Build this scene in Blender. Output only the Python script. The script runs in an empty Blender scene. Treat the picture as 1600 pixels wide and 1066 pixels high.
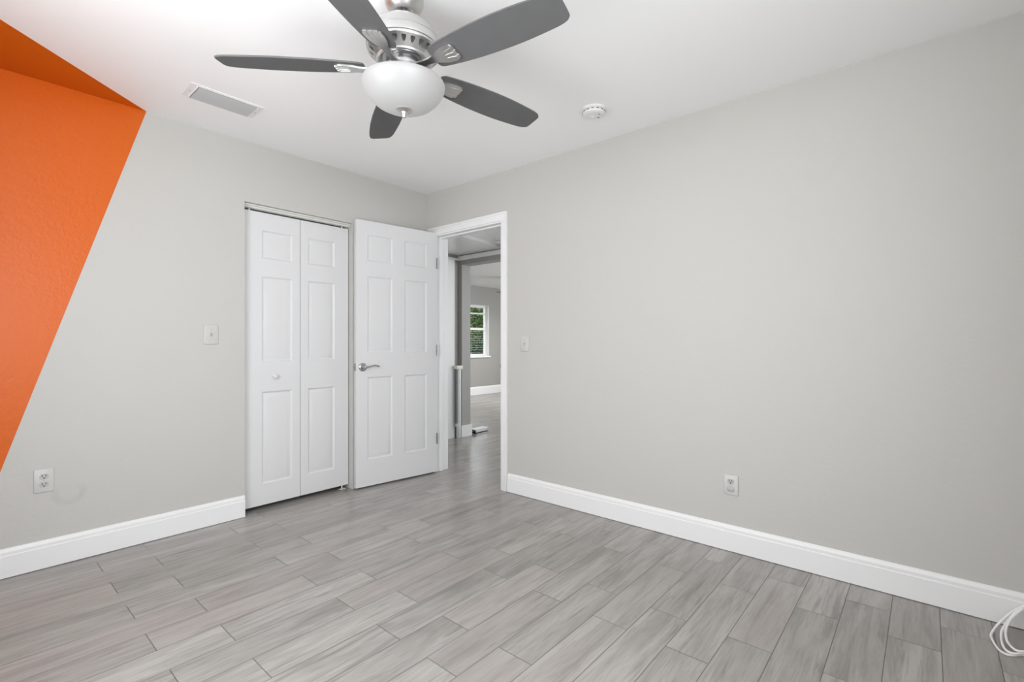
import bpy, bmesh, math, random
from mathutils import Vector, Matrix
random.seed(4)
SC = bpy.context.scene
COL = SC.collection

# ------------------------------------------------------------------ camera
cam_d = bpy.data.cameras.new('camera')
cam = bpy.data.objects.new('camera', cam_d); COL.objects.link(cam)
cam.location = (-2.720, -3.303, 1.1124)
YAW = math.radians(40.6)                         # direction of view, measured from +X
cam.rotation_euler = (math.pi/2, 0, YAW - math.pi/2)
cam_d.sensor_width = 36.0
cam_d.lens = 756.0/1600*36.0
cam_d.shift_y = 2.0/1600
cam_d.clip_start = 0.02
SC.camera = cam

# ------------------------------------------------------------------ view, world, daylight
SC.view_settings.view_transform = 'Standard'
SC.view_settings.look = 'None'
SC.view_settings.gamma = 1.0
SC.view_settings.exposure = 0.0
SC.view_settings.use_curve_mapping = False
SC.cycles.use_denoising = True
SC.cycles.max_bounces = 14
SC.cycles.diffuse_bounces = 10
SC.cycles.glossy_bounces = 6
SC.cycles.sample_clamp_indirect = 6.0

W = bpy.data.worlds.new('World'); SC.world = W
W.use_nodes = True
bgn = W.node_tree.nodes['Background']
bgn.inputs['Color'].default_value = (0.93, 0.97, 1.0, 1)
bgn.inputs['Strength'].default_value = 3.0

def area(name, loc, rot, sx, sy, power, color=(1, 1, 1)):
    l = bpy.data.lights.new(name, 'AREA'); l.shape = 'RECTANGLE'
    l.size = sx; l.size_y = sy; l.energy = power; l.color = color
    o = bpy.data.objects.new(name, l); COL.objects.link(o)
    o.location = loc; o.rotation_euler = rot
    return o
# daylight coming in through the two bedroom windows behind the camera
DAY = (0.965, 0.985, 1.02)
area('daylight_window_back', (-2.35, -3.89, 1.40), (math.radians(91), 0, 0), 1.06, 1.36, 43.5, DAY)
area('daylight_window_side', (-3.14, -1.88, 1.40), (math.radians(91), 0, -math.pi/2), 1.36, 1.36, 36.5, DAY)
# daylight through the unseen living side window, plus an added near light for the hall
area('daylight_living_side', (7.72, -0.75, 1.35), (math.radians(140), 0, math.pi/2), 2.4, 1.3, 185, DAY)
area('hall_fill_near', (2.95, -2.22, 1.20), (math.radians(138), 0, 0), 2.0, 1.5, 33, DAY)

# ------------------------------------------------------------------ node helpers / materials
def new_mat(name):
    m = bpy.data.materials.new(name); m.use_nodes = True
    nt = m.node_tree
    return m, nt, nt.nodes['Principled BSDF']

class G:
    def __init__(s, nt): s.nt = nt
    def n(s, t, **kw):
        nd = s.nt.nodes.new(t)
        for k, v in kw.items(): setattr(nd, k, v)
        return nd
    def set(s, sock, v):
        if hasattr(v, 'is_output'): s.nt.links.new(v, sock)
        else: sock.default_value = v
    def m(s, op, a, b=None, c=None):
        nd = s.n('ShaderNodeMath', operation=op)
        s.set(nd.inputs[0], a)
        if b is not None: s.set(nd.inputs[1], b)
        if c is not None: s.set(nd.inputs[2], c)
        return nd.outputs[0]
    def comb(s, x, y, z):
        nd = s.n('ShaderNodeCombineXYZ')
        for i, v in enumerate((x, y, z)): s.set(nd.inputs[i], v)
        return nd.outputs[0]
    def ramp(s, v, pts):
        nd = s.n('ShaderNodeValToRGB'); cr = nd.color_ramp
        while len(cr.elements) < len(pts): cr.elements.new(0.5)
        for e, (p, c) in zip(cr.elements, pts):
            e.position = p; e.color = (c, c, c, 1) if isinstance(c, (int, float)) else (*c, 1)
        s.set(nd.inputs[0], v)
        return nd.outputs[0]
    def mix(s, f, a, b, blend='MIX'):
        nd = s.n('ShaderNodeMix', data_type='RGBA', blend_type=blend)
        s.set(nd.inputs[0], f)
        s.set(nd.inputs[6], a if hasattr(a, 'is_output') else (*a, 1))
        s.set(nd.inputs[7], b if hasattr(b, 'is_output') else (*b, 1))
        return nd.outputs[2]
    def noise(s, vec, scale, detail=3, rough=0.5, dist=0.0):
        nd = s.n('ShaderNodeTexNoise')
        s.set(nd.inputs['Vector'], vec); nd.inputs['Scale'].default_value = scale
        nd.inputs['Detail'].default_value = detail; nd.inputs['Roughness'].default_value = rough
        nd.inputs['Distortion'].default_value = dist
        return nd.outputs['Fac']
    def pos(s):
        return s.n('ShaderNodeTexCoord').outputs['Object']

def plain(name, col, rough=0.5, metal=0.0, spec=0.5, vary=0.03, scale=30.0, bump=0.0):
    m, nt, b = new_mat(name); g = G(nt)
    f = g.noise(g.pos(), scale, 3)
    c2 = tuple(max(0, min(1, c*(1 - vary))) for c in col)
    nt.links.new(g.mix(f, col, c2), b.inputs['Base Color'])
    b.inputs['Roughness'].default_value = rough
    b.inputs['Metallic'].default_value = metal
    b.inputs['Specular IOR Level'].default_value = spec
    if bump:
        bn = g.n('ShaderNodeBump'); bn.inputs['Strength'].default_value = bump; bn.inputs['Distance'].default_value = 0.001
        nt.links.new(f, bn.inputs['Height']); nt.links.new(bn.outputs[0], b.inputs['Normal'])
    return m

def plaster(name, col, rough, bump, dist=0.004, stain=False):
    """hand-trowelled plaster under paint: broad trowel skips plus a fine orange peel"""
    m, nt, b = new_mat(name); g = G(nt)
    p = g.pos()
    n1 = g.noise(p, 24, 5, 0.62, 0.25)
    n2 = g.noise(p, 75, 3, 0.6)
    n3 = g.noise(p, 1.1, 2)
    skip = g.ramp(n1, [(0.36, 0.0), (0.64, 1.0)])
    h = g.m('ADD', g.m('MULTIPLY', skip, 0.6), g.m('MULTIPLY', n2, 0.4))
    bn = g.n('ShaderNodeBump'); bn.inputs['Strength'].default_value = bump; bn.inputs['Distance'].default_value = dist
    nt.links.new(h, bn.inputs['Height']); nt.links.new(bn.outputs[0], b.inputs['Normal'])
    c = g.mix(n3, tuple(x*0.985 for x in col), col)
    if stain:      # faint U-shaped scuff on the paint beside the socket
        sx = g.n('ShaderNodeSeparateXYZ'); nt.links.new(p, sx.inputs[0])
        dx = g.m('SUBTRACT', sx.outputs[0], -2.318)
        dz = g.m('SUBTRACT', sx.outputs[2], 0.352)
        rr = g.m('SQRT', g.m('ADD', g.m('MULTIPLY', dx, dx), g.m('MULTIPLY', g.m('MULTIPLY', dz, dz), 1.25)))
        rr = g.m('ADD', rr, g.m('MULTIPLY', g.m('SUBTRACT', g.noise(p, 22, 3), 0.5), 0.03))
        ring = g.ramp(rr, [(0.028, 0.0), (0.048, 1.0), (0.058, 1.0), (0.078, 0.0)])
        low = g.ramp(g.m('MULTIPLY_ADD', dz, -6.0, 0.55), [(0.30, 0.0), (0.55, 1.0)])
        f = g.m('MULTIPLY', g.m('MULTIPLY', ring, low), g.m('MULTIPLY', g.noise(p, 30, 3), 0.55))
        c = g.mix(f, c, (0.35, 0.34, 0.32))
    nt.links.new(c, b.inputs['Base Color'])
    b.inputs['Roughness'].default_value = rough
    return m

M = {}
M['wall'] = plaster('wall_paint_greige', (0.505, 0.498, 0.472), 0.62, 0.14, stain=True)
M['orange'] = plaster('accent_paint_orange', (0.62, 0.116, 0.009), 0.36, 0.24)
M['orange'].node_tree.nodes['Principled BSDF'].inputs['Specular IOR Level'].default_value = 0.24
M['orange_flat'] = plaster('ceiling_paint_orange_flat', (0.62, 0.120, 0.005), 0.9, 0.06)
M['orange_flat'].node_tree.nodes['Principled BSDF'].inputs['Specular IOR Level'].default_value = 0.08
M['ceiling'] = plaster('ceiling_paint_white', (0.88, 0.88, 0.88), 0.6, 0.06)
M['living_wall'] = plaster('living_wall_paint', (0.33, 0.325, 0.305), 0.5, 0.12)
M['trim'] = plain('trim_paint_white', (0.78, 0.78, 0.78), 0.38, vary=0.01)
M['door'] = plain('door_paint_white', (0.655, 0.655, 0.66), 0.5, vary=0.012, scale=60)
M['white_plastic'] = plain('plate_plastic_off_white', (0.53, 0.525, 0.505), 0.4, vary=0.02)
M['detector'] = plain('detector_plastic_white', (0.77, 0.77, 0.76), 0.45, vary=0.02)
M['ivory_plastic'] = plain('ivory_plastic', (0.74, 0.72, 0.64), 0.4)
M['grey_plastic'] = plain('grey_plastic', (0.42, 0.42, 0.41), 0.4)
M['dark_slot'] = plain('dark_slot', (0.03, 0.03, 0.03), 0.7)
M['socket_face'] = plain('socket_face', (0.45, 0.447, 0.435), 0.35)
M['nickel'] = plain('brushed_nickel', (0.70, 0.695, 0.685), 0.34, metal=1.0, vary=0.08, scale=90)
M['chrome'] = plain('satin_chrome', (0.50, 0.50, 0.505), 0.2, metal=1.0)
M['latch'] = plain('worn_latch_metal', (0.36, 0.36, 0.36), 0.4, metal=1.0)
M['dark_nickel'] = plain('dark_nickel', (0.10, 0.10, 0.10), 0.4, metal=0.6)
M['blade'] = plain('blade_grey', (0.122, 0.122, 0.123), 0.7, spec=0.2, vary=0.15, scale=20)
M['bowl'] = plain('frosted_white_glass', (0.29, 0.29, 0.288), 0.42, vary=0.01)
bw = M['bowl'].node_tree.nodes['Principled BSDF']          # faint glow added to even out the shading on the bowl
bw.inputs['Emission Color'].default_value = (1.0, 0.99, 0.97, 1); bw.inputs['Emission Strength'].default_value = 0.17
M['vent'] = plain('vent_enamel', (0.80, 0.80, 0.80), 0.4)
M['vent_grey'] = plain('vent_louver_enamel', (0.46, 0.46, 0.46), 0.45)
M['dark'] = plain('dark_void', (0.02, 0.02, 0.02), 0.9)
M['track'] = plain('track_enamel', (0.68, 0.675, 0.64), 0.35)
M['cable'] = plain('cable_jacket_white', (0.86, 0.855, 0.84), 0.4)
M['tie'] = plain('twist_tie_grey', (0.45, 0.45, 0.45), 0.5)
M['mesh'] = plain('gate_mesh_grey', (0.20, 0.20, 0.20), 0.8)
M['steel'] = plain('galvanised_steel', (0.66, 0.67, 0.68), 0.32, metal=0.85)
M['slat'] = plain('blind_slat_white', (0.80, 0.80, 0.80), 0.5)
M['bark'] = plain('bark', (0.12, 0.085, 0.06), 0.9, vary=0.4, scale=12)
M['soffit'] = plain('soffit_gloss_white', (0.86, 0.86, 0.865), 0.28, vary=0.02, scale=3)
def leaf_mat(name, a, b_):
    m, nt, b = new_mat(name); g = G(nt)
    f = g.noise(g.pos(), 3.0, 4)
    nt.links.new(g.mix(g.ramp(f, [(0.35, 0.0), (0.65, 1.0)]), a, b_), b.inputs['Base Color'])
    b.inputs['Roughness'].default_value = 0.6; b.inputs['Specular IOR Level'].default_value = 0.08
    return m
M['leaf'] = leaf_mat('leaf_green', (0.07, 0.12, 0.05), (0.17, 0.25, 0.10))
M['leaf_dark'] = leaf_mat('leaf_dark_green', (0.03, 0.07, 0.04), (0.08, 0.14, 0.08))
M['lawn'] = leaf_mat('lawn_green', (0.06, 0.10, 0.03), (0.10, 0.15, 0.05))

def glass_mat():
    m, nt, b = new_mat('window_glass'); g = G(nt)
    out = nt.nodes['Material Output']
    tr = g.n('ShaderNodeBsdfTransparent'); gl = g.n('ShaderNodeBsdfGlossy'); gl.inputs['Roughness'].default_value = 0.02
    fr = g.n('ShaderNodeFresnel'); fr.inputs['IOR'].default_value = 1.45
    ge = g.n('ShaderNodeNewGeometry'); fac = g.m('MULTIPLY', fr.outputs[0], g.m('SUBTRACT', 1.0, ge.outputs['Backfacing']))
    mx = g.n('ShaderNodeMixShader')
    nt.links.new(fac, mx.inputs[0]); nt.links.new(tr.outputs[0], mx.inputs[1]); nt.links.new(gl.outputs[0], mx.inputs[2])
    nt.links.new(mx.outputs[0], out.inputs[0])
    return m
M['glass'] = glass_mat()

def floor_mat():
    """wood-look porcelain planks 0.61 x 0.153 m laid along X, joints stepping 1/3 from row to row"""
    m, nt, b = new_mat('wood_look_plank_tile'); g = G(nt)
    p = g.pos()
    s = g.n('ShaderNodeSeparateXYZ'); nt.links.new(p, s.inputs[0])
    X, Y = s.outputs[0], s.outputs[1]
    PW, PL = 0.1535, 0.61
    v = g.m('DIVIDE', g.m('SUBTRACT', -0.274 + 40*PW, Y), PW)
    row = g.m('FLOOR', v); fv = g.m('SUBTRACT', v, row)
    par = g.m('MODULO', row, 2.0)
    u = g.m('DIVIDE', g.m('ADD', g.m('SUBTRACT', X, -2.021 - 20*PL), g.m('MULTIPLY', par, 0.208)), PL)
    colm = g.m('FLOOR', u); fu = g.m('SUBTRACT', u, colm)
    dv = g.m('MULTIPLY', g.m('MINIMUM', fv, g.m('SUBTRACT', 1.0, fv)), PW)
    du = g.m('MULTIPLY', g.m('MINIMUM', fu, g.m('SUBTRACT', 1.0, fu)), PL)
    dist = g.m('MINIMUM', g.m('MULTIPLY', dv, 1.15), du)
    body = g.ramp(g.m('MULTIPLY', dist, 100.0), [(0.11, 0.0), (0.20, 1.0)])
    wn = g.n('ShaderNodeTexWhiteNoise', noise_dimensions='2D')
    nt.links.new(g.comb(row, colm, 0.0), wn.inputs['Vector'])
    rnd = wn.outputs['Value']
    sc = g.n('ShaderNodeSeparateColor'); nt.links.new(wn.outputs['Color'], sc.inputs[0])
    # grain runs along the plank, every plank its own print
    gx = g.m('ADD', X, g.m('MULTIPLY', rnd, 37.0)); gy = g.m('ADD', Y, g.m('MULTIPLY', sc.outputs[1], 19.0))
    broad = g.noise(g.comb(g.m('MULTIPLY', gx, 1.6), g.m('MULTIPLY', gy, 13.0), 0.0), 1.0, 4, 0.6, 0.8)
    fine = g.noise(g.comb(g.m('MULTIPLY', gx, 7.0), g.m('MULTIPLY', gy, 95.0), 3.0), 1.0, 4, 0.6, 0.4)
    cloud = g.noise(g.comb(g.m('MULTIPLY', gx, 5.0), g.m('MULTIPLY', gy, 12.0), 7.0), 1.0, 3, 0.55)
    streak = g.noise(g.comb(g.m('MULTIPLY', gx, 2.2), g.m('MULTIPLY', gy, 34.0), 11.0), 1.0, 3, 0.55, 0.6)
    light = (0.365, 0.350, 0.328); dark = (0.232, 0.221, 0.206)
    c = g.mix(g.ramp(broad, [(0.30, 0.0), (0.62, 1.0)]), dark, light)
    c = g.mix(g.m('MULTIPLY', g.ramp(cloud, [(0.40, 0.0), (0.75, 1.0)]), 0.35), c, (0.36, 0.345, 0.325))
    c = g.mix(g.m('MULTIPLY', g.ramp(streak, [(0.56, 0.0), (0.68, 1.0)]), 0.50), c, (0.15, 0.14, 0.13))
    c = g.mix(g.m('MULTIPLY', g.ramp(fine, [(0.50, 0.0), (0.66, 1.0)]), 0.32), c, (0.17, 0.158, 0.146))
    c = g.mix(g.m('MULTIPLY', g.ramp(sc.outputs[2], [(0.45, 0.0), (1.0, 1.0)]), 0.38), c, (0.345, 0.30, 0.287))
    tone = g.m('MULTIPLY_ADD', rnd, 0.16, 0.92)
    hs = g.n('ShaderNodeHueSaturation'); nt.links.new(c, hs.inputs['Color']); nt.links.new(tone, hs.inputs['Value'])
    c = g.mix(body, (0.110, 0.104, 0.098), hs.outputs[0])
    nt.links.new(c, b.inputs['Base Color'])
    r = g.m('MULTIPLY_ADD', fine, 0.08, 0.19)
    r = g.m('ADD', r, g.m('MULTIPLY', g.m('SUBTRACT', 1.0, body), 0.4))
    nt.links.new(r, b.inputs['Roughness'])
    h = g.m('ADD', body, g.m('MULTIPLY', fine, 0.10))
    bn = g.n('ShaderNodeBump'); bn.inputs['Strength'].default_value = 0.25; bn.inputs['Distance'].default_value = 0.0015
    nt.links.new(h, bn.inputs['Height']); nt.links.new(bn.outputs[0], b.inputs['Normal'])
    return m
M['floor'] = floor_mat()

# ------------------------------------------------------------------ mesh helpers
def obj(name, bm, mat, parent=None, smooth=None, loc=None, rot=None):
    """link a bmesh as ONE mesh object; smooth = angle in degrees below which edges shade smooth"""
    bmesh.ops.recalc_face_normals(bm, faces=bm.faces[:])
    if smooth is not None:
        a = math.radians(smooth)
        for f in bm.faces: f.smooth = True
        for e in bm.edges:
            if len(e.link_faces) == 2: e.smooth = e.calc_face_angle(0) < a
            else: e.smooth = False
    me = bpy.data.meshes.new(name); bm.to_mesh(me); bm.free()
    for m in (mat if isinstance(mat, list) else [mat]): me.materials.append(m)
    o = bpy.data.objects.new(name, me); COL.objects.link(o)
    if parent: o.parent = parent
    if loc: o.location = loc
    if rot: o.rotation_euler = rot
    return o

def tag(o, label=None, cat=None, group=None, kind=None):
    if label: o['label'] = label
    if cat: o['category'] = cat
    if group: o['group'] = group
    if kind: o['kind'] = kind
    return o

def empty(name, loc, rz=0.0, **kw):
    o = bpy.data.objects.new(name, None); COL.objects.link(o)
    o.location = loc; o.rotation_euler = (0, 0, rz); o.empty_display_size = 0.05
    return tag(o, **kw)

def bx(bm, x0, x1, y0, y1, z0, z1, bevel=0.0, seg=2):
    t = bmesh.new()
    vs = [t.verts.new((x, y, z)) for x in (x0, x1) for y in (y0, y1) for z in (z0, z1)]
    for q in ((0, 1, 3, 2), (4, 6, 7, 5), (0, 4, 5, 1), (2, 3, 7, 6), (0, 2, 6, 4), (1, 5, 7, 3)):
        t.faces.new([vs[i] for i in q])
    if bevel: bmesh.ops.bevel(t, geom=t.edges[:], offset=bevel, segments=seg, affect='EDGES', profile=0.6)
    merge(bm, t)
    return bm

def merge(bm, t, mtx=None):
    if mtx is not None: bmesh.ops.transform(t, matrix=mtx, verts=t.verts[:])
    me = bpy.data.meshes.new('tmp'); t.to_mesh(me); t.free()
    bm.from_mesh(me); bpy.data.meshes.remove(me)

def box(x0, x1, y0, y1, z0, z1, bevel=0.0):
    return bx(bmesh.new(), x0, x1, y0, y1, z0, z1, bevel)

def lathe(prof, n=48, mtx=None, bm=None, closed=False):
    """revolve (r, z) pairs about Z"""
    t = bmesh.new(); rings = []
    for r, z in prof:
        if r < 1e-6: rings.append([t.verts.new((0, 0, z))])
        else: rings.append([t.verts.new((r*math.cos(2*math.pi*k/n), r*math.sin(2*math.pi*k/n), z)) for k in range(n)])
    pairs = list(zip(rings, rings[1:]))
    if closed: pairs.append((rings[-1], rings[0]))
    for a, c in pairs:
        for k in range(n):
            k2 = (k+1) % n
            if len(a) == 1 and len(c) == 1: continue
            if len(a) == 1: t.faces.new((a[0], c[k], c[k2]))
            elif len(c) == 1: t.faces.new((a[k], a[k2], c[0]))
            else: t.faces.new((a[k], a[k2], c[k2], c[k]))
    bm = bm or bmesh.new(); merge(bm, t, mtx); return bm

def prism(pts, z0, z1, bm=None, mtx=None, bevel=0.0):
    """extrude a closed (x, y) outline from z0 to z1"""
    t = bmesh.new(); n = len(pts)
    lo = [t.verts.new((x, y, z0)) for x, y in pts]; hi = [t.verts.new((x, y, z1)) for x, y in pts]
    t.faces.new(lo[::-1]); t.faces.new(hi)
    for k in range(n): t.faces.new((lo[k], lo[(k+1) % n], hi[(k+1) % n], hi[k]))
    if bevel:
        es = [e for e in t.edges if abs(e.verts[0].co.z - e.verts[1].co.z) < 1e-7]
        bmesh.ops.bevel(t, geom=es, offset=bevel, segments=2, affect='EDGES')
    bm = bm or bmesh.new(); merge(bm, t, mtx); return bm

def tube(pts, rad, n=12, bm=None, caps=True):
    """round tube along points; rad a number or one per point"""
    P = [Vector(p) for p in pts]
    R = rad if isinstance(rad, (list, tuple)) else [rad]*len(P)
    t = bmesh.new(); rings = []; up = Vector((0, 0, 1))
    for i, p in enumerate(P):
        d = (P[min(i+1, len(P)-1)] - P[max(i-1, 0)]).normalized()
        if abs(d.dot(up)) > 0.97: up = Vector((1, 0, 0))
        a = d.cross(up).normalized(); b = a.cross(d).normalized(); up = b
        rings.append([t.verts.new(p + (a*math.cos(2*math.pi*k/n) + b*math.sin(2*math.pi*k/n))*R[i]) for k in range(n)])
    for a, c in zip(rings, rings[1:]):
        for k in range(n): t.faces.new((a[k], a[(k+1) % n], c[(k+1) % n], c[k]))
    if caps: t.faces.new(rings[0][::-1]); t.faces.new(rings[-1])
    bm = bm or bmesh.new(); merge(bm, t); return bm

def spline(ctrl, per=8):
    """Catmull-Rom through control points"""
    P = [Vector(c) for c in ctrl]; P = [P[0]*2 - P[1]] + P + [P[-1]*2 - P[-2]]
    out = []
    for i in range(1, len(P)-2):
        for k in range(per):
            t = k/per
            out.append(0.5*((2*P[i]) + (P[i+1]-P[i-1])*t + (2*P[i-1]-5*P[i]+4*P[i+1]-P[i+2])*t*t + (3*P[i]-P[i-1]-3*P[i+1]+P[i+2])*t**3))
    out.append(P[-2]); return out

def copy_tree(o, parent=None):
    c = o.copy(); COL.objects.link(c); c.parent = parent
    for ch in list(o.children):
        copy_tree(ch, c)
    return c

# ------------------------------------------------------------------ the setting: bedroom
H = 2.40
XS, YB, WT = -3.05, -3.80, 0.14          # side wall, back wall, wall thickness
S = dict(kind='structure')

tag(obj('floor', box(-3.19, 8.1, -3.94, 4.03, -0.10, 0.0), M['floor']),
    'grey wood-look plank tile floor of the bedroom, hallway and living room', 'floor', **S)

def split_paint(bm, co, no):
    """cut along a straight paint edge; faces on the + side take slot 1"""
    r = bmesh.ops.bisect_plane(bm, geom=bm.verts[:]+bm.edges[:]+bm.faces[:], plane_co=co, plane_no=no)
    for f in bm.faces:
        if (f.calc_center_median() - Vector(co)).dot(Vector(no)) > 0: f.material_index = 1

# ceiling with the corner of orange paint running over on to it
cb = box(-3.19, 0.14, -3.94, 0.9, H, H+0.1)
pd = Vector((-0.586, -0.500, 0)).normalized()
split_paint(cb, (-1.998, 0, H), (pd.y, -pd.x, 0))
tag(obj('ceiling', cb, [M['ceiling'], M['orange_flat']]), 'white bedroom ceiling with an orange painted corner', 'ceiling', **S)

# left wall (closet wall): diagonal orange block, closet opening
OX0, OX1, OZ = -1.487, -0.724, 2.013
wb = box(-3.19, OX0, 0, WT, 0, H)
ed = Vector((-0.5615, 0, -1.90)).normalized()
split_paint(wb, (-1.998, 0, H), (ed.z, 0, -ed.x))
wb2 = bmesh.new()
bx(wb2, OX0, OX1, 0, WT, OZ, H); bx(wb2, OX1, 0.0, 0, WT, 0, H)
merge(wb, wb2)
tag(obj('wall_left', wb, [M['wall'], M['orange']]), 'greige plaster wall with a diagonal orange painted block and the closet', 'wall', **S)

# right wall with the doorway to the hallway
DY0, DY1, DZ = -0.880, -0.090, 2.035
rb = bmesh.new()
bx(rb, 0, WT, -3.94, DY0, 0, H); bx(rb, 0, WT, DY0, DY1, DZ, H); bx(rb, 0, WT, DY1, 0.89, 0, H)
tag(obj('wall_right', rb, M['wall']), 'greige plaster wall with the doorway to the hallway', 'wall', **S)

def wall_with_window(axis, c0, c1, a0, a1, w0, w1, z0, z1, top=H):
    """wall slab c0..c1 thick on 'axis', running a0..a1, with a window opening"""
    bm = bmesh.new()
    for (p, q, r, s) in ((a0, w0, 0, top), (w1, a1, 0, top), (w0, w1, 0, z0), (w0, w1, z1, top)):
        if axis == 'y': bx(bm, p, q, c0, c1, r, s)
        else: bx(bm, c0, c1, p, q, r, s)
    return bm
tag(obj('wall_back', wall_with_window('y', YB-WT, YB, -3.19, 0, -2.9, -1.8, 0.70, 2.10), M['wall']),
    'greige wall behind the camera with a wide window', 'wall', **S)
tag(obj('wall_side', wall_with_window('x', XS-WT, XS, YB, 0, -2.58, -1.18, 0.70, 2.10), M['wall']),
    'greige side wall by the orange corner with a window', 'wall', **S)

def baseboard(name, p, q, nrm, label, h=0.138, t=0.016, ext=None):
    """moulded skirting from p to q, standing off the wall along nrm"""
    prof = [(0, 0.003), (t, 0.003), (t, h-0.034), (t-0.003, h-0.030), (t-0.003, h-0.016), (t-0.0045, h-0.012), (t-0.010, h-0.003), (t-0.011, h), (0, h)]
    bm = bmesh.new(); A = []; B = []
    for d, z in prof:
        A.append(bm.verts.new((p[0]+nrm[0]*d, p[1]+nrm[1]*d, z))); B.append(bm.verts.new((q[0]+nrm[0]*d, q[1]+nrm[1]*d, z)))
    n = len(prof)
    for k in range(n): bm.faces.new((A[k], A[(k+1) % n], B[(k+1) % n], B[k]))
    bm.faces.new(A[::-1]); bm.faces.new(B)
    return tag(obj(name, bm, M['trim']), label, 'baseboard', **S)
baseboard('baseboard_left', (XS, 0), (OX0-0.002, 0), (0, -1), 'white baseboard under the orange and greige wall, ending at the closet')
baseboard('baseboard_corner', (OX1+0.22, 0), (0, 0), (0, -1), 'short white baseboard hidden behind the open door')
baseboard('baseboard_right', (0, -0.937), (0, YB), (-1, 0), 'long white baseboard under the blank right wall')
baseboard('baseboard_back', (XS, YB), (0, YB), (0, 1), 'white baseboard behind the camera')
baseboard('baseboard_side', (XS, YB), (XS, 0), (1, 0), 'white baseboard along the side wall by the camera')

# closet shell behind the bifold door
ck = bmesh.new()
bx(ck, -1.75, 0, 0.76, 0.88, 0, H); bx(ck, -1.87, -1.75, WT, 0.88, 0, H)
tag(obj('wall_closet', ck, M['wall']), 'dark closet interior wall behind the bifold door', 'wall', **S)

# windows behind the camera (frames in the openings the daylight comes through)
def plain_window(name, axis, c, w0, w1, z0, z1, label):
    bm = bmesh.new(); f = 0.045; d = 0.03
    zm = (z0+z1)/2
    for (p, q, r, s) in ((w0, w0+f, z0, z1), (w1-f, w1, z0, z1), (w0+f, w1-f, z0, z0+f), (w0+f, w1-f, z1-f, z1), (w0+f, w1-f, zm-0.02, zm+0.02)):
        if axis == 'y': bx(bm, p, q, c-d, c+d, r, s)
        else: bx(bm, c-d, c+d, p, q, r, s)
    return tag(obj(name, bm, M['trim']), label, 'window', **S)
plain_window('window_2', 'y', YB-0.04, -2.9, -1.8, 0.70, 2.10, 'white window frame in the wall behind the camera')
plain_window('window_3', 'x', XS-0.04, -2.58, -1.18, 0.70, 2.10, 'white window frame in the side wall beside the camera')

# ------------------------------------------------------------------ doorway frame
dr = empty('trim_1', (0, (DY0+DY1)/2, 0), label='white casing and jamb framing the open bedroom doorway', cat='door frame', **S)
oy = -(DY0+DY1)/2
def loc_y(y): return y + oy
cw = 0.056
cas = bmesh.new()
YI0, YO0 = loc_y(DY0)+0.006, loc_y(DY0)-cw+0.004          # inner and outer edge, latch side
YI1, YO1 = loc_y(DY1)-0.006, loc_y(DY1)+0.070             # inner and outer edge, hinge side
for xs, sg in ((0.0, -1), (WT, 1)):
    def slab_(bm, t, y0, y1, z0, z1, bev):
        a, b_ = sorted((xs - sg*0.001, xs + sg*t)); bx(bm, a, b_, y0, y1, z0, z1, bev)
    slab_(cas, 0.013, YO0+0.015, YI0, 0, DZ-0.004, 0.002); slab_(cas, 0.013, YI1, YO1-0.015, 0, DZ-0.004, 0.002)
    slab_(cas, 0.0135, YO0+0.0155, YO1-0.0155, DZ-0.006, DZ+cw-0.015, 0.002)
    slab_(cas, 0.019, YO0, YO0+0.016, 0, DZ+cw-0.001, 0.004); slab_(cas, 0.019, YO1-0.016, YO1, 0, DZ+cw-0.001, 0.004)
    slab_(cas, 0.0195, YO0-0.0004, YO1+0.0004, DZ+cw-0.016, DZ+cw, 0.004)
obj('casing', cas, M['trim'], dr, 30)
jb = bmesh.new()
bx(jb, -0.003, WT+0.003, loc_y(DY0)-0.001, loc_y(DY0)+0.018, 0, DZ-0.0175); bx(jb, -0.003, WT+0.003, loc_y(DY1)-0.018, loc_y(DY1)+0.001, 0, DZ-0.0175)
bx(jb, -0.0035, WT+0.0035, loc_y(DY0)-0.001, loc_y(DY1)+0.001, DZ-0.018, DZ+0.001)
obj('jamb', jb, M['trim'], dr)
st = bmesh.new()
bx(st, 0.045, 0.080, loc_y(DY0)+0.017, loc_y(DY0)+0.029, 0, DZ-0.0285, 0.002); bx(st, 0.045, 0.080, loc_y(DY1)-0.029, loc_y(DY1)-0.017, 0, DZ-0.0285, 0.002)
bx(st, 0.0445, 0.0805, loc_y(DY0)+0.017, loc_y(DY1)-0.017, DZ-0.029, DZ-0.017, 0.002)
obj('door_stop', st, M['trim'], dr)
sp = bmesh.new(); bx(sp, 0.008, 0.040, loc_y(DY0)+0.0175, loc_y(DY0)+0.0205, 0.905, 0.962, 0.001)
bx(sp, -0.004, 0.012, loc_y(DY0)+0.0175, loc_y(DY0)+0.0225, 0.920, 0.948, 0.001)
tag(obj('strike_plate', sp, M['dark_nickel'], dr), 'dark metal strike plate')

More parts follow.
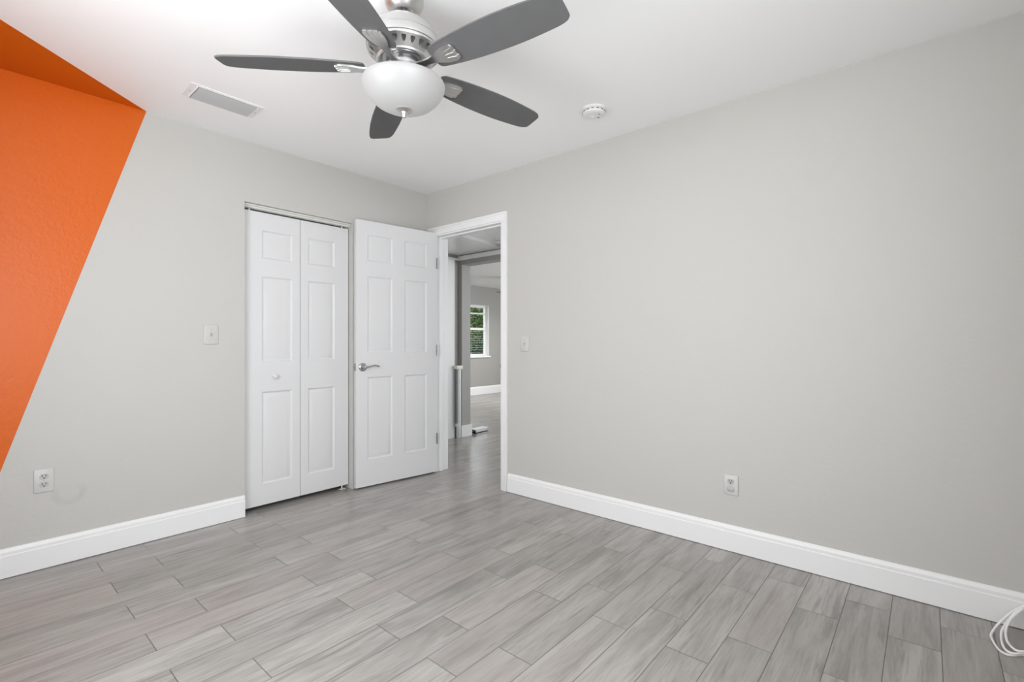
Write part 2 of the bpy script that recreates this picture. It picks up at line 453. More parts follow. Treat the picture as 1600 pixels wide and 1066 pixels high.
# ------------------------------------------------------------------ moulded panel doors
def panel_slab(w, h, t, cols, rows, both=True, y_front=0.0):
    """slab in the XZ plane (x 0..w, z 0..h), front at y=0 looking to -y, raised-and-fielded panels"""
    bm = bmesh.new()
    xs = sorted({0.0, w, *[v for c in cols for v in c]}); zs = sorted({0.0, h, *[v for r in rows for v in r]})
    lev = [(0.0, 0.0), (0.009, 0.0075), (0.016, 0.0085), (0.034, 0.0030), (0.038, 0.0026)]
    def face(side):
        def V(x, z, d): return bm.verts.new((x, d if side == 0 else t-d, z))
        for i in range(len(xs)-1):
            for j in range(len(zs)-1):
                x0, x1, z0, z1 = xs[i], xs[i+1], zs[j], zs[j+1]
                if any(abs(c[0]-x0) < 1e-6 and abs(c[1]-x1) < 1e-6 for c in cols) and any(abs(r[0]-z0) < 1e-6 and abs(r[1]-z1) < 1e-6 for r in rows):
                    prev = None
                    for ins, d in lev:
                        lp = [V(x0+ins, z0+ins, d), V(x1-ins, z0+ins, d), V(x1-ins, z1-ins, d), V(x0+ins, z1-ins, d)]
                        if prev:
                            for k in range(4): bm.faces.new((prev[k], prev[(k+1) % 4], lp[(k+1) % 4], lp[k]))
                        prev = lp
                    bm.faces.new(prev)
                else:
                    bm.faces.new((V(x0, z0, 0), V(x1, z0, 0), V(x1, z1, 0), V(x0, z1, 0)))
    face(0); face(1)
    for i in range(len(xs)-1):
        for z in (0.0, h):
            bm.faces.new([bm.verts.new(q) for q in ((xs[i], 0, z), (xs[i+1], 0, z), (xs[i+1], t, z), (xs[i], t, z))])
    for j in range(len(zs)-1):
        for x in (0.0, w):
            bm.faces.new([bm.verts.new(q) for q in ((x, 0, zs[j]), (x, 0, zs[j+1]), (x, t, zs[j+1]), (x, t, zs[j]))])
    bmesh.ops.remove_doubles(bm, verts=bm.verts[:], dist=1e-5)
    bmesh.ops.recalc_face_normals(bm, faces=bm.faces[:])
    bev = [e for e in bm.edges if len(e.link_faces) == 2 and e.calc_face_angle(0) > 1.4 and
           all(abs(v.co.x) < 1e-5 or abs(v.co.x-w) < 1e-5 or abs(v.co.z) < 1e-5 or abs(v.co.z-h) < 1e-5 for v in e.verts)]
    bmesh.ops.bevel(bm, geom=bev, offset=0.0018, segments=2, affect='EDGES')
    return bm

# bifold closet door, closed
BY, BZ, BH, BT = 0.050, 0.029, 1.947, 0.030
cl = empty('door_1', (OX0, BY, 0), label='closed white bifold closet door with raised panels', cat='closet door', **S)
rows = ((0.140, 0.754), (0.953, 1.522), (1.640, 1.828))
lp = obj('leaf_panel', panel_slab(0.380, BH, BT, ((0.122, 0.324),), rows), M['door'], cl, 25, loc=(0.005, 0, BZ))
rp = obj('leaf_panel', panel_slab(0.370, BH, BT, ((0.054, 0.258),), rows), M['door'], cl, 25, loc=(0.388, 0, BZ))
kb = lathe([(0.0, 0.034), (0.009, 0.0335), (0.0155, 0.030), (0.018, 0.024), (0.016, 0.018), (0.009, 0.012), (0.008, 0.004), (0.013, 0.001), (0.013, 0.0)], 24, Matrix.Rotation(math.pi/2, 4, 'X'))
obj('knob', kb, M['door'], lp, 40, loc=(0.199, 0, 0.883-BZ))
tk = bmesh.new()          # overhead track: a channel open downwards, plus a thin stop strip in front of it
bx(tk, 0.0, OX1-OX0, -0.008, 0.030, OZ-0.004, OZ-0.001); bx(tk, 0.0, OX1-OX0, -0.008, -0.005, OZ-0.022, OZ-0.001); bx(tk, 0.0, OX1-OX0, 0.027, 0.030, OZ-0.022, OZ-0.001)
bx(tk, 0.0, OX1-OX0, -0.024, -0.010, OZ-0.010, OZ-0.001, 0.001)
obj('track', tk, M['track'], cl)
for px in (0.052, 0.712):
    pv = tube([(px, 0.013, BZ+BH-0.002), (px, 0.013, OZ-0.006)], 0.0055, 10)
    obj('pivot_pin', pv, M['ivory_plastic'], cl, 40)
bp = bmesh.new(); bx(bp, 0.690, 0.735, 0.0, 0.028, 0.0, 0.003); tube([(0.712, 0.013, 0.002), (0.712, 0.013, BZ+0.004)], 0.005, 10, bp)
obj('floor_bracket', bp, M['ivory_plastic'], cl)

# six-panel bedroom door standing open against the closet wall
DW, DH, DT = 0.728, 2.030, 0.035
ang = math.radians(173.373)
dd = empty('door_2', (0.0, -0.134, 0.0), ang, label='open white six-panel door with a metal lever, swung back to the closet', cat='door', **S)
# local +x runs from hinge to free edge; local +y points to the room after the turn
sl = panel_slab(DW, DH, DT, ((0.107, 0.316), (0.426, 0.636)), ((0.203, 0.834), (1.018, 1.605), (1.722, 1.924)))
bmesh.ops.transform(sl, matrix=Matrix.Translation((0, -DT, 0)), verts=sl.verts[:])
slab = obj('door_slab', sl, M['door'], dd, 25, loc=(0, 0, 0.012))
# lever handles on both faces (local y = 0 is the room side)
def lever(sign):
    bm = lathe([(0, 0.011), (0.018, 0.0105), (0.028, 0.0085), (0.0325, 0.004), (0.033, 0.0)], 32)
    lathe([(0.0, 0.046), (0.0095, 0.045), (0.011, 0.041), (0.011, 0.02), (0.014, 0.009)], 20, None, bm)
    ctr = spline([(0, 0, 0.040), (-0.018, 0.0005, 0.041), (-0.040, 0.004, 0.040), (-0.070, 0.011, 0.039), (-0.095, 0.010, 0.039), (-0.116, 0.002, 0.040)], 6)
    rad = [0.0115 - 0.0065*min(1, i/ (len(ctr)*0.35)) + 0.0012*math.sin(i/len(ctr)*3.1) for i in range(len(ctr))]
    t = tube(ctr, rad, 12); merge(bm, t)
    # disc axis (z) -> +-y of the door, lever's y -> world z
    mt = Matrix(((1, 0, 0, 0), (0, 0, sign, 0), (0, 1, 0, 0), (0, 0, 0, 1)))
    bmesh.ops.transform(bm, matrix=mt, verts=bm.verts[:])
    return bm
tag(obj('lever_handle', lever(1), M['chrome'], dd, 40, loc=(0.676, 0.0, 0.924)), 'satin metal lever on a round rose')
lt = bmesh.new(); bx(lt, DW-0.001, DW+0.0015, -0.030, -0.005, 0.895, 0.953, 0.0008); bx(lt, DW, DW+0.010, -0.024, -0.011, 0.914, 0.934, 0.002)
tag(obj('latch', lt, M['latch'], dd), 'metal latch plate and bolt on the door edge')
for hz in (1.784, 1.047, 0.294):
    hb = tube([(0.004, 0.006, hz-0.044), (0.004, 0.006, hz+0.044)], 0.0058, 12)
    tube([(0.004, 0.006, hz-0.049), (0.004, 0.006, hz+0.049)], 0.0035, 10, hb)
    bx(hb, 0.0, 0.012, -0.001, 0.0015, hz-0.044, hz+0.044)
    obj('hinge', hb, M['latch'], dd, 40)

# ------------------------------------------------------------------ hallway and living room shell
hb_ = bmesh.new()
bx(hb_, WT, 1.345, 0.89, 1.03, 0, 2.35)                  # end wall
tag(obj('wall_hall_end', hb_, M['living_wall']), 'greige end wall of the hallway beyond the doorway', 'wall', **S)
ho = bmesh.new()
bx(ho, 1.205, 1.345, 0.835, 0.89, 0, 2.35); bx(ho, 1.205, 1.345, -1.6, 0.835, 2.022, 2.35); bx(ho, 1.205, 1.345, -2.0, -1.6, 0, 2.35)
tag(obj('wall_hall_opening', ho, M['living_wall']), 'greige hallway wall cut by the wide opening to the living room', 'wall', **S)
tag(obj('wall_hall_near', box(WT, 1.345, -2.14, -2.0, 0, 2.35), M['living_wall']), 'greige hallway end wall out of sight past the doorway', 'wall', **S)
tag(obj('ceiling_hall', box(WT, 1.205, -2.0, 0.89, 2.165, 2.28), M['soffit']), 'white hallway ceiling seen through the doorway', 'ceiling', **S)
tag(obj('trim_2', prism([(WT, 0.06), (1.205, 0.20), (1.205, 0.89), (WT, 0.89)], 2.135, 2.166), M['soffit']), 'glossy white lowered panel on the hallway ceiling', 'ceiling panel', **S)
cr = bmesh.new()
bx(cr, 1.187, 1.205, -2.0, 0.89, 2.072, 2.122, 0.004); bx(cr, WT, 1.205, 0.872, 0.89, 2.072, 2.096, 0.003)
tag(obj('trim_3', cr, M['trim']), 'thin white trim band high along the hallway wall above the opening', 'trim', **S)
tag(obj('trim_4', box(1.018, 1.124, 0.870, 0.892, 0, 2.072, 0.003), M['trim']), 'white upright door casing at the end of the hallway', 'door casing', **S)
tag(obj('door_3', box(0.20, 1.018, 0.878, 0.889, 0.01, 2.072, 0.002), M['door']), 'white hallway door mostly hidden behind the doorway jamb', 'door', **S)
hb2 = bmesh.new()
bx(hb2, 1.190, 1.360, 0.820, 0.835, 0, 0.136, 0.003); bx(hb2, 1.345, 1.360, 0.835, 1.03, 0, 0.136, 0.003); bx(hb2, 1.190, 1.205, 0.835, 0.88, 0, 0.136, 0.003)
tag(obj('baseboard_hall', hb2, M['trim']), 'short white baseboard wrapping the wall end in the hallway', 'baseboard', **S)

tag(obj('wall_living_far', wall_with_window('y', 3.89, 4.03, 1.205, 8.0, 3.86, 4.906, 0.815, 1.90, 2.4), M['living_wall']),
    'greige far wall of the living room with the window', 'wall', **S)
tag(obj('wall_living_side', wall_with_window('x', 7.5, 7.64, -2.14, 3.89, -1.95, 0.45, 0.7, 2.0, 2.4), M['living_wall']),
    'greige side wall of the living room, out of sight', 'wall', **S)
tag(obj('wall_living_near', wall_with_window('y', -2.14, -2.0, 1.345, 7.5, 1.95, 3.95, 0.6, 2.1, 2.4), M['living_wall']), 'greige near wall of the living room, out of sight', 'wall', **S)  # opening added to let the near fill light through to the hall
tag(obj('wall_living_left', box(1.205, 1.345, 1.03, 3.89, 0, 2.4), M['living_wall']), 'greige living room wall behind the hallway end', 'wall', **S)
tag(obj('ceiling_living', box(1.345, 7.64, -2.14, 4.03, 2.297, 2.4), M['ceiling']), 'white living room ceiling seen through the opening', 'ceiling', **S)
baseboard('baseboard_living', (1.345, 3.89), (7.5, 3.89), (0, -1), 'white baseboard along the far living room wall', h=0.175)

# the far window: frame, panes, sill, and a blind drawn over its lower half
wn = empty('window_1', (4.383, 3.95, 0.815), label='white window with green trees outside, across the living room', cat='window', **S)
fr = bmesh.new(); hw = 0.523; wh = 1.085
for (p, q, r, s) in ((-hw, -hw+0.05, 0, wh), (hw-0.05, hw, 0, wh)):
    bx(fr, p, q, 0.012, 0.06, r, s, 0.003)
for (r, s) in ((0.001, 0.05), (wh-0.05, wh-0.001), (0.555, 0.605)):
    bx(fr, -hw+0.045, hw-0.045, 0.014, 0.058, r, s, 0.003)
bx(fr, -hw+0.045, hw-0.045, 0.02, 0.045, 0.895, 0.925, 0.002)
obj('window_frame', fr, M['trim'], wn)
obj('glass_pane', box(-hw+0.04, hw-0.04, 0.046, 0.050, 0.04, wh-0.04), M['glass'], wn)
rv = bmesh.new()
bx(rv, hw-0.004, hw, -0.06, 0.012, 0, wh); bx(rv, -hw, -hw+0.004, -0.06, 0.012, 0, wh); bx(rv, -hw, hw, -0.06, 0.012, wh-0.004, wh)
obj('reveal_lining', rv, M['trim'], wn)
obj('window_sill', box(-hw-0.02, hw+0.02, -0.10, 0.012, -0.025, 0.006, 0.004), M['trim'], wn)
bl = empty('window_blind', (4.383, 3.94, 0.825), label='white slatted blind across the lower half of the far window', cat='blind')
for k in range(11):
    sb = bmesh.new(); bx(sb, -0.46, 0.46, -0.022, 0.022, -0.0012, 0.0012)
    obj('slat', sb, M['slat'], bl, loc=(0, -0.018, 0.028+0.049*k))
obj('bottom_rail', box(-0.465, 0.465, -0.040, 0.004, -0.004, 0.012, 0.003), M['slat'], bl)
ld = bmesh.new()
ld.free()
for px in (-0.40, 0.0, 0.40):
    obj('ladder_cord', tube([(px, -0.041, 0.0), (px, -0.041, 0.56)], 0.0012, 6), M['slat'], bl)

# garden outside
tag(obj('ground_garden', box(-4, 16, 4.03, 26, -0.25, -0.10), M['lawn']), 'green lawn outside the far window', 'lawn', **S)
def tree(x, y, h, rx, n, mat, label, trunk_h, seed):
    rnd = random.Random(seed)
    root = empty('leafy_tree', (x, y, -0.10), label=label, cat='tree', group='trees outside the far window')
    tb = tube(spline([(0, 0, 0), (0.03, 0.02, trunk_h*0.5), (-0.03, 0.0, trunk_h), (0.05, 0.03, h*0.8)], 5), [0.10-0.004*i for i in range(16)], 10)
    for k in range(6):
        a = k*1.05+seed; z0 = trunk_h*(0.7+0.1*k)
        tube([(0, 0, min(z0, h*0.7)), (math.cos(a)*rx*0.4, math.sin(a)*rx*0.4, min(z0, h*.7)+0.4), (math.cos(a)*rx*0.7, math.sin(a)*rx*0.7, min(z0, h*.7)+0.6)], [0.035, 0.022, 0.01], 6, tb)
    obj('trunk', tb, M['bark'], root, 50)
    lb = bmesh.new()
    cz = (h + trunk_h*0.5)/2; rz = (h - trunk_h*0.5)/2
    clumps = []
    for k in range(34):
        u = rnd.uniform(-1, 1); a = rnd.uniform(0, 6.283); q = math.sqrt(1-u*u); rr = rnd.uniform(0.45, 0.95)
        clumps.append((rx*q*math.cos(a)*rr, rx*q*math.sin(a)*rr, cz + rz*u*rr, rnd.uniform(0.28, 0.5)*rx))
    for k in range(n):
        c = clumps[k % len(clumps)]
        d = Vector((rnd.gauss(0, 1), rnd.gauss(0, 1), rnd.gauss(0, 1))).normalized()*c[3]*rnd.uniform(0.5, 1.0)
        p = Vector(c[:3]) + d
        if p.z < 0.05: continue
        ax = Vector((rnd.gauss(0, 1), rnd.gauss(0, 1), rnd.gauss(0, 0.6))).normalized(); sd = ax.cross(Vector((rnd.gauss(0, 1), rnd.gauss(0, 1), 1))).normalized()
        L = rnd.uniform(0.035, 0.065); w_ = L*0.5
        vs = [lb.verts.new(p + ax*L*s_ + sd*w_*t_) for s_, t_ in ((-1, 0), (-0.1, 1), (1, 0), (-0.1, -1))]
        lb.faces.new(vs)
    obj('foliage', lb, mat, root)
tree(8.85, 8.5, 2.75, 1.25, 26000, M['leaf'], 'bright leafy tree filling the upper panes of the far window', 0.4, 1)
tree(11.8, 8.6, 2.7, 1.2, 12000, M['leaf'], 'bright leafy tree hidden past the right edge of the far window', 0.7, 2)
tree(13.1, 12.4, 3.2, 1.6, 22000, M['leaf_dark'], 'dark leafy tree standing behind the bright one outside', 0.9, 3)
tree(5.6, 8.6, 2.7, 1.25, 12000, M['leaf_dark'], 'dark leafy tree on the left, hidden behind the hallway wall', 0.7, 5)
tree(7.15, 6.2, 1.25, 0.62, 7000, M['leaf_dark'], 'low dark shrub behind the blind of the far window', 0.25, 7)

# ------------------------------------------------------------------ ceiling fan
FX, FY = -1.6086, -1.8187
def build_fan():
    root = empty('ceiling_fan', (FX, FY, H), label='brushed nickel ceiling fan with grey blades and white bowl light', cat='ceiling fan', group='ceiling fans')
    z = lambda v: v - H
    obj('canopy', lathe([(0.0, z(2.400)), (0.070, z(2.400)), (0.073, z(2.392)), (0.071, z(2.375)), (0.064, z(2.362)), (0.052, z(2.349)), (0.043, z(2.344)), (0.038, z(2.343)), (0.031, z(2.347)), (0.0265, z(2.354)), (0.0255, z(2.366)), (0.0, z(2.366))], 48), M['nickel'], root, 35)
    dr_ = tube([(0, 0, z(2.366)), (0, 0, z(2.285))], 0.0125, 20)
    lathe([(0.0135, z(2.318)), (0.024, z(2.316)), (0.027, z(2.308)), (0.026, z(2.296)), (0.0135, z(2.294))], 24, None, dr_)
    obj('downrod', dr_, M['nickel'], root, 40)
    mh = lathe([(0.0, z(2.309)), (0.036, z(2.309)), (0.062, z(2.306)), (0.090, z(2.294)), (0.112, z(2.275)), (0.126, z(2.252)), (0.1315, z(2.236)), (0.1300, z(2.2348)), (0.1300, z(2.2335)), (0.1330, z(2.2325)), (0.1375, z(2.212)), (0.1370, z(2.204)), (0.1335, z(2.202)), (0.1338, z(2.197)), (0.1325, z(2.194))], 64)
    # ventilated band: a cone of teardrop openings, recessed
    N = 24; r1, z1, r0, z0 = 0.1325, z(2.194), 0.100, z(2.163)
    t = bmesh.new()
    def P(a, v, dep=0.0):
        r = r1 + (r0-r1)*v - dep; return t.verts.new((r*math.cos(a), r*math.sin(a), z1 + (z0-z1)*v + dep*0.6))
    for k in range(N):
        a0 = 2*math.pi*k/N; da = 2*math.pi/N
        outer = [(0, 0), (.25, 0), (.5, 0), (.75, 0), (1, 0), (1, .33), (1, .67), (1, 1), (.75, 1), (.5, 1), (.25, 1), (0, 1), (0, .67), (0, .33)]
        inner = [(.24, .24), (.34, .19), (.5, .18), (.66, .19), (.76, .24), (.75, .40), (.70, .53), (.63, .63), (.57, .68), (.5, .70), (.43, .68), (.37, .63), (.30, .53), (.25, .40)]
        vo = [P(a0+u*da, v) for u, v in outer]; vi = [P(a0+u*da, v) for u, v in inner]; vd = [P(a0+u*da, v, 0.010) for u, v in inner]
        for q in range(14):
            w = (q+1) % 14
            t.faces.new((vo[q], vo[w], vi[w], vi[q]))
            t.faces.new((vi[q], vi[w], vd[w], vd[q]))
        f = t.faces.new(vd[::-1]); f.material_index = 1
    bmesh.ops.remove_doubles(t, verts=t.verts[:], dist=1e-5)
    merge(mh, t)
    lathe([(0.100, z(2.163)), (0.0985, z(2.157)), (0.094, z(2.154)), (0.088, z(2.155)), (0.0845, z(2.161)), (0.078, z(2.168)), (0.0, z(2.168))], 64, None, mh)
    obj('motor_housing', mh, [M['nickel'], M['dark_nickel']], root, 32)
    obj('flywheel', lathe([(0.0, z(2.169)), (0.064, z(2.169)), (0.066, z(2.165)), (0.066, z(2.122)), (0.062, z(2.116)), (0.052, z(2.112)), (0.050, z(2.100)), (0.060, z(2.094)), (0.0, z(2.094))], 48), M['chrome'], root, 35)
    obj('light_fitter', lathe([(0.0, z(2.098)), (0.060, z(2.098)), (0.085, z(2.092)), (0.118, z(2.086)), (0.122, z(2.082)), (0.122, z(2.074)), (0.0, z(2.074))], 56), M['dark_nickel'], root, 35)
    bowl = lathe([(0.122, z(2.084)), (0.140, z(2.083)), (0.150, z(2.079)), (0.1525, z(2.072)), (0.150, z(2.060)), (0.143, z(2.045)), (0.129, z(2.025)), (0.108, z(2.006)), (0.080, z(1.991)), (0.048, z(1.983)), (0.020, z(1.980)), (0.0, z(1.980))], 64)
    bo = obj('light_bowl', bowl, M['bowl'], root, 60)
    obj('finial', lathe([(0.0, z(1.982)), (0.030, z(1.983)), (0.0305, z(1.979)), (0.024, z(1.975)), (0.012, z(1.972)), (0.0085, z(1.966)), (0.0095, z(1.960)), (0.006, z(1.953)), (0.0, z(1.951))], 28), M['nickel'], bo, 40)
    # blades and irons
    W_ = [(0.150, .044), (0.17, .050), (0.21, .056), (0.26, .0615), (0.32, .066), (0.38, .0685), (0.44, .069), (0.50, .0675), (0.56, .0635), (0.605, .0595), (0.632, .055), (0.648, .049), (0.657, .040), (0.660, .030)]
    out = [(r, w) for r, w in W_] + [(r, -w) for r, w in W_[::-1]]
    out = [(0.142, -0.030), (0.142, 0.030)] + out
    I_ = [(0.058, .015), (0.085, .0135), (0.110, .0115), (0.135, .0135), (0.158, .020), (0.178, .029), (0.196, .0345), (0.222, .0375), (0.236, .035), (0.243, .028), (0.246, .014)]
    iro = [(r, w) for r, w in I_] + [(r, -w) for r, w in I_[::-1]]
    out = [(p.x, p.y) for p in spline([(a, b, 0) for a, b in out] + [(out[0][0], out[0][1], 0)], 4)[:-1]]
    iro = [(p.x, p.y) for p in spline([(a, b, 0) for a, b in iro], 4)]
    bb = prism(out, 0.0, 0.006, bevel=0.0012)
    ib = prism(iro, -0.007, -0.0005, bevel=0.002)
    # raised rib pattern and rim on the iron's palm
    for s_ in (-0.016, 0.0, 0.016): tube([(0.198, s_*0.85, -0.0068), (0.218, s_*1.05, -0.0072), (0.238, s_*1.28, -0.0068)], [0.0012, 0.0022, 0.0018], 8, ib)
    for s_ in (-0.021, 0.0, 0.021): bx(ib, 0.236, 0.2475, s_-0.0075, s_+0.0075, -0.0085, 0.0, 0.002)
    b0 = obj('blade', bb, M['blade'], root, 30); i0 = obj('blade_iron', ib, M['nickel'], root, 40)
    for k in range(5):
        b, i = (b0, i0) if k == 0 else (b0.copy(), i0.copy())
        if k: COL.objects.link(b); COL.objects.link(i)
        a = 2.361 + k*2*math.pi/5
        for o in (b, i):
            o.rotation_mode = 'XYZ'
            o.location = (0, 0, z(2.131)); o.rotation_euler = (math.radians(-12), 0, a)
    return root
fan = build_fan()
fan2 = copy_tree(fan)
fan2.location = (4.30, 2.23, 2.297); fan2.rotation_euler = (0, 0, 0.07)
lamp = bpy.data.lights.new('living_floor_fill', 'AREA'); lamp.shape = 'DISK'; lamp.size = 0.26; lamp.energy = 42; lamp.color = (1.0, 0.985, 0.96)  # added downlight under the bowl, brightens the living room floor
lo = bpy.data.objects.new('living_floor_fill', lamp); COL.objects.link(lo); lo.parent = fan2; lo.location = (0, 0, -0.47)
fan2['label'] = 'second ceiling fan, in the living room, only a blade end showing past the jamb'

# ------------------------------------------------------------------ ceiling vent
vt = empty('air_vent', (-1.760, -0.458, H), label='white rectangular air vent in the ceiling near the orange corner', cat='vent')
fb = bmesh.new(); a0, b0 = 0.176, 0.088; a1, b1 = 0.142, 0.072
for (p, q, r, s) in ((-a0, -a1, -b0, b0), (a1, a0, -b0, b0), (-a1, a1, -b0, -b1), (-a1, a1, b1, b0)):
    bx(fb, p, q, r, s, -0.0045, -0.0005, 0.0012)
bx(fb, -a1-0.004, -a1, -b1, b1, -0.012, -0.003); bx(fb, a1, a1+0.004, -b1, b1, -0.012, -0.003)
bx(fb, -a1, a1, b1, b1+0.003, -0.012, -0.003); bx(fb, -a1, a1, -b1-0.003, -b1, -0.006, -0.003)
obj('frame', fb, M['vent'], vt)
obj('duct_backing', box(-a1, a1, -b1, b1, -0.003, -0.0008), M['dark'], vt)
for k in range(9):
    lv = bmesh.new(); bx(lv, -a1+0.005, a1-0.001, -0.0095, 0.0095, -0.0005, 0.0005)
    yy = -b1+0.015 + k*(2*b1-0.024)/8.0
    obj('louver', lv, M['vent_grey'], vt, loc=(0, yy, -0.0085), rot=(math.radians(-24), 0, 0))
for px in (-0.159, 0.159):
    obj('screw', lathe([(0, -0.0085), (0.003, -0.008), (0.004, -0.006)], 10, Matrix.Translation((px, 0, 0))), M['grey_plastic'], vt)

# ------------------------------------------------------------------ smoke detectors
def smoke():
    r = empty('smoke_detector', (-0.395, -1.906, H), math.radians(25), label='round white smoke detector on the bedroom ceiling', cat='smoke detector', group='smoke detectors on the ceilings')
    obj('mount_plate', lathe([(0, 0), (0.066, 0), (0.067, -0.003), (0.067, -0.010), (0.064, -0.012), (0, -0.012)], 48), M['detector'], r, 35)
    obj('cover', lathe([(0, -0.012), (0.058, -0.012), (0.060, -0.014), (0.0605, -0.022), (0.058, -0.029), (0.050, -0.033), (0.046, -0.0345), (0.040, -0.034), (0.0, -0.036)], 48), M['detector'], r, 35)
    sb = bmesh.new()
    for k in range(14):
        a = 2*math.pi*k/14
        t = box(0.0585, 0.0612, -0.0085, 0.0085, -0.0205, -0.0165); merge(sb, t, Matrix.Rotation(a, 4, 'Z'))
    obj('vent_slots', sb, M['dark_nickel'], r)
    obj('test_button', lathe([(0, -0.0385), (0.010, -0.038), (0.011, -0.035)], 20, Matrix.Translation((0.012, 0.01, 0))), M['detector'], r, 35)
    obj('indicator', lathe([(0, -0.0372), (0.003, -0.0368), (0.0032, -0.033)], 12, Matrix.Translation((-0.012, -0.030, 0))), M['dark_nickel'], r)
    obj('sounder_port', lathe([(0, -0.0366), (0.005, -0.0362), (0.0055, -0.033)], 14, Matrix.Translation((0.028, -0.022, 0))), M['dark_nickel'], r)
    return r
sd = smoke()
sd2 = copy_tree(sd); sd2.location = (0.985, 0.015, 2.165)
sd2['label'] = 'second smoke detector, on the hallway ceiling, partly hidden by the door jamb'

# ------------------------------------------------------------------ wall plates (local: x across, z up, -y out of the wall)
def rounded(w, h, r, n=5):
    pts = []
    for cx, cy, a0 in ((w/2-r, h/2-r, 0), (-w/2+r, h/2-r, 90), (-w/2+r, -h/2+r, 180), (w/2-r, -h/2+r, 270)):
        for k in range(n+1):
            a = math.radians(a0 + 90*k/n); pts.append((cx+r*math.cos(a), cy+r*math.sin(a)))
    return pts
UP = Matrix(((1, 0, 0, 0), (0, 0, -1, 0), (0, 1, 0, 0), (0, 0, 0, 1)))     # outline plane -> wall plane, extrude towards -y
def pad(w, h, r, z0, z1, b):
    """flat pad with rounded corners and an eased front edge"""
    t = bmesh.new(); loops = []
    for ins, z_ in ((0, z0), (0, z1-b), (b*0.35, z1-b*0.35), (b, z1)):
        loops.append([t.verts.new((x, y, z_)) for x, y in rounded(w-2*ins, h-2*ins, max(r-ins, 0.0004))])
    n = len(loops[0])
    for a, c in zip(loops, loops[1:]):
        for k in range(n): t.faces.new((a[k], a[(k+1) % n], c[(k+1) % n], c[k]))
    t.faces.new(loops[0][::-1]); t.faces.new(loops[-1])
    bm = bmesh.new(); merge(bm, t, UP); return bm
def plate(w, h): return pad(w, h, 0.005, 0.0, 0.0065, 0.003)
def screw(parent, zz):
    b = prism([(0.003*math.cos(k*.628), 0.003*math.sin(k*.628)) for k in range(10)], 0.006, 0.0075, None, UP)
    obj('screw', b, M['grey_plastic'], parent, loc=(0, 0, zz))
def switch(loc, rz, w, h, label):
    r = empty('light_switch', loc, rz, label=label, cat='light switch', group='light switches on the bedroom walls')
    obj('wall_plate', plate(w, h), M['white_plastic'], r, 30)
    obj('collar', prism(rounded(0.013, 0.027, 0.002), 0.006, 0.0078, None, UP), M['grey_plastic'], r)
    tg = box(-0.0045, 0.0045, -0.019, -0.004, -0.005, 0.006, 0.0015)
    obj('toggle', tg, M['white_plastic'], r, 30, rot=(math.radians(-24), 0, 0))
    screw(r, 0.03); screw(r, -0.03)
    return r
switch((-1.678, -0.0005, 1.160), 0, 0.078, 0.120, 'white toggle light switch left of the closet')
switch((-0.0005, -1.096, 1.100), -math.pi/2, 0.076, 0.108, 'white toggle light switch right of the doorway')
def outlet(loc, rz, w, h, label, blank=False):
    r = empty('power_outlet', loc, rz, label=label, cat='power outlet', group='power outlets on the bedroom walls')
    obj('wall_plate', plate(w, h), M['white_plastic'], r, 30)
    for s_ in (1, -1):
        o_ = []
        for k in range(32):                       # round face with flattened top and bottom
            a = 2*math.pi*k/32; o_.append((0.0172*math.cos(a), max(-0.0138, min(0.0138, 0.0172*math.sin(a)))))
        if blank and s_ < 0:
            tag(obj('socket_cover', pad(0.036, 0.026, 0.010, 0.006, 0.0125, 0.003), M['grey_plastic'], r, 30, loc=(0, 0, -0.0205)), 'plain grey cover over the lower socket')
            continue
        fc = obj('socket', prism(o_, 0.005, 0.0085, None, UP, 0.0006), M['socket_face'], r, 30, loc=(0, 0, 0.0195*s_))
        sl_ = bmesh.new()
        bx(sl_, -0.0080, -0.0050, -0.0090, -0.006, -0.0005, 0.0085); bx(sl_, 0.0050, 0.0080, -0.0090, -0.006, 0.0005, 0.0080)
        prism([(0.0034*math.cos(k*.524), -0.0068+0.0034*math.sin(k*.524)) for k in range(12)], 0.006, 0.0090, sl_, UP)
        obj('slots', sl_, M['dark_slot'], fc)
    screw(r, 0)
    return r
outlet((-2.411, -0.0005, 0.432), 0, 0.074, 0.116, 'white double power outlet under the orange block')
outlet((-0.0005, -2.511, 0.351), -math.pi/2, 0.074, 0.106, 'white power outlet on the right wall, lower socket covered', True)

# ------------------------------------------------------------------ retractable gate mounted at the end of the hallway
gt = empty('retractable_gate', (1.150, 0.838, 0), label='white retractable child gate housing upright in the hallway corner', cat='safety gate')
obj('housing_tube', lathe([(0, 0), (0.024, 0), (0.026, 0.003), (0.026, 0.80), (0, 0.80)], 28, Matrix.Translation((0.004, 0, 0))), M['trim'], gt, 40)
obj('top_cap', box(-0.046, 0.048, -0.030, 0.030, 0.798, 0.842, 0.010), M['ivory_plastic'], gt, 30)
obj('mesh_roll', box(-0.040, -0.020, -0.012, 0.012, 0.17, 0.795, 0.003), M['mesh'], gt)
obj('edge_strip', box(0.030, 0.042, -0.006, 0.018, 0.10, 0.795, 0.002), M['grey_plastic'], gt)
obj('lower_bracket', box(-0.042, -0.018, -0.016, 0.016, 0.130, 0.170, 0.004), M['white_plastic'], gt, 30)
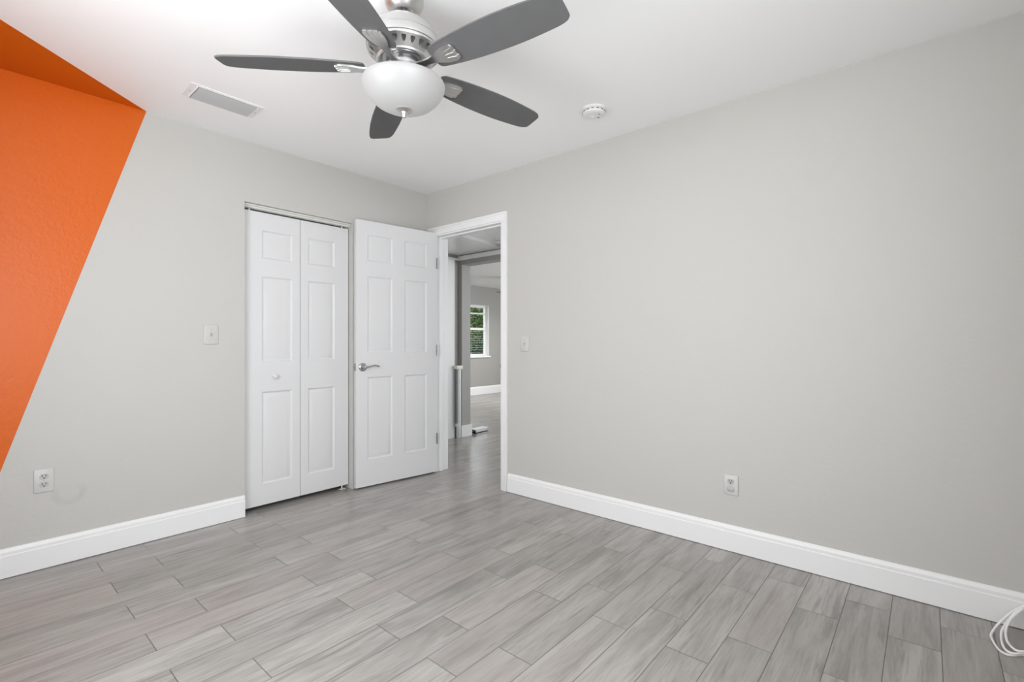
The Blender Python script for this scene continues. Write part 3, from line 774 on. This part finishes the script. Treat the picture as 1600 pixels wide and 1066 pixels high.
# metal channel on the floor past the wall end
ch = empty('metal_channel', (1.530, 0.880, 0), math.radians(5), label='short silver metal channel lying on the hallway floor by the wall end', cat='metal channel')
cb_ = bmesh.new()
bx(cb_, -0.11, 0.13, -0.05, 0.05, 0.052, 0.058, 0.0015); bx(cb_, -0.11, 0.13, -0.05, 0.05, 0.0, 0.005, 0.001)
bx(cb_, -0.11, 0.13, 0.045, 0.05, 0.0, 0.056)
bx(cb_, -0.11, 0.10, -0.05, -0.045, 0.022, 0.056)
obj('body', cb_, M['steel'], ch)
obj('dark_hollow', box(-0.10, 0.125, -0.049, 0.04, 0.005, 0.016, 0.002), M['dark'], ch)  # dark block standing in for the shade inside the channel

# ------------------------------------------------------------------ white cable coiled by the right-hand baseboard
cc = empty('coiled_cable', (-0.03, -3.60, 0), label='loose coil of thin white cable against the right baseboard', cat='cable')
def world(pts): return [(x+0.03, y+3.60, z_) for x, y, z_ in pts]
R_ = 0.0039
l1 = [(-0.024, -3.594, 0.104), (-0.030, -3.570, 0.085), (-0.066, -3.535, 0.055), (-0.100, -3.506, 0.022), (-0.137, -3.491, 0.008), (-0.170, -3.487, R_), (-0.236, -3.496, R_), (-0.266, -3.508, R_), (-0.271, -3.527, R_), (-0.238, -3.565, R_), (-0.19, -3.625, R_), (-0.12, -3.660, 0.012), (-0.05, -3.640, 0.055), (-0.024, -3.604, 0.100)]
l2 = [(-0.026, -3.597, 0.106), (-0.054, -3.564, 0.080), (-0.087, -3.537, 0.045), (-0.120, -3.520, 0.022), (-0.162, -3.514, 0.013), (-0.226, -3.513, 0.0115), (-0.262, -3.521, 0.0115), (-0.266, -3.538, 0.0115), (-0.240, -3.566, 0.0115), (-0.19, -3.635, 0.012), (-0.13, -3.680, 0.018), (-0.05, -3.650, 0.06), (-0.026, -3.608, 0.102)]
l3 = [(-0.028, -3.600, 0.108), (-0.061, -3.570, 0.085), (-0.092, -3.545, 0.060), (-0.116, -3.532, 0.036), (-0.146, -3.527, 0.024), (-0.199, -3.527, 0.018), (-0.240, -3.537, 0.018), (-0.251, -3.551, 0.0185), (-0.234, -3.575, 0.019), (-0.18, -3.645, 0.02), (-0.12, -3.672, 0.026), (-0.05, -3.645, 0.064), (-0.028, -3.610, 0.106)]
for L in (l1, l2, l3):
    obj('cable_loop', tube(spline(world(L), 7), R_, 10), M['cable'], cc, 60)
obj('twist_tie', lathe([(0.010, -0.007), (0.0145, -0.006), (0.016, 0.0), (0.0145, 0.006), (0.010, 0.007)], 20, Matrix.Translation((0.004, -0.006, 0.104)) @ Matrix.Rotation(0.9, 4, 'X') @ Matrix.Rotation(0.4, 4, 'Y')), M['tie'], cc, 50)
obj('cable_tail', tube(spline(world([(-0.026, -3.606, 0.108), (-0.022, -3.66, 0.12), (-0.020, -3.74, 0.10), (-0.022, -3.786, 0.09)]), 7), R_, 10), M['cable'], cc, 60)
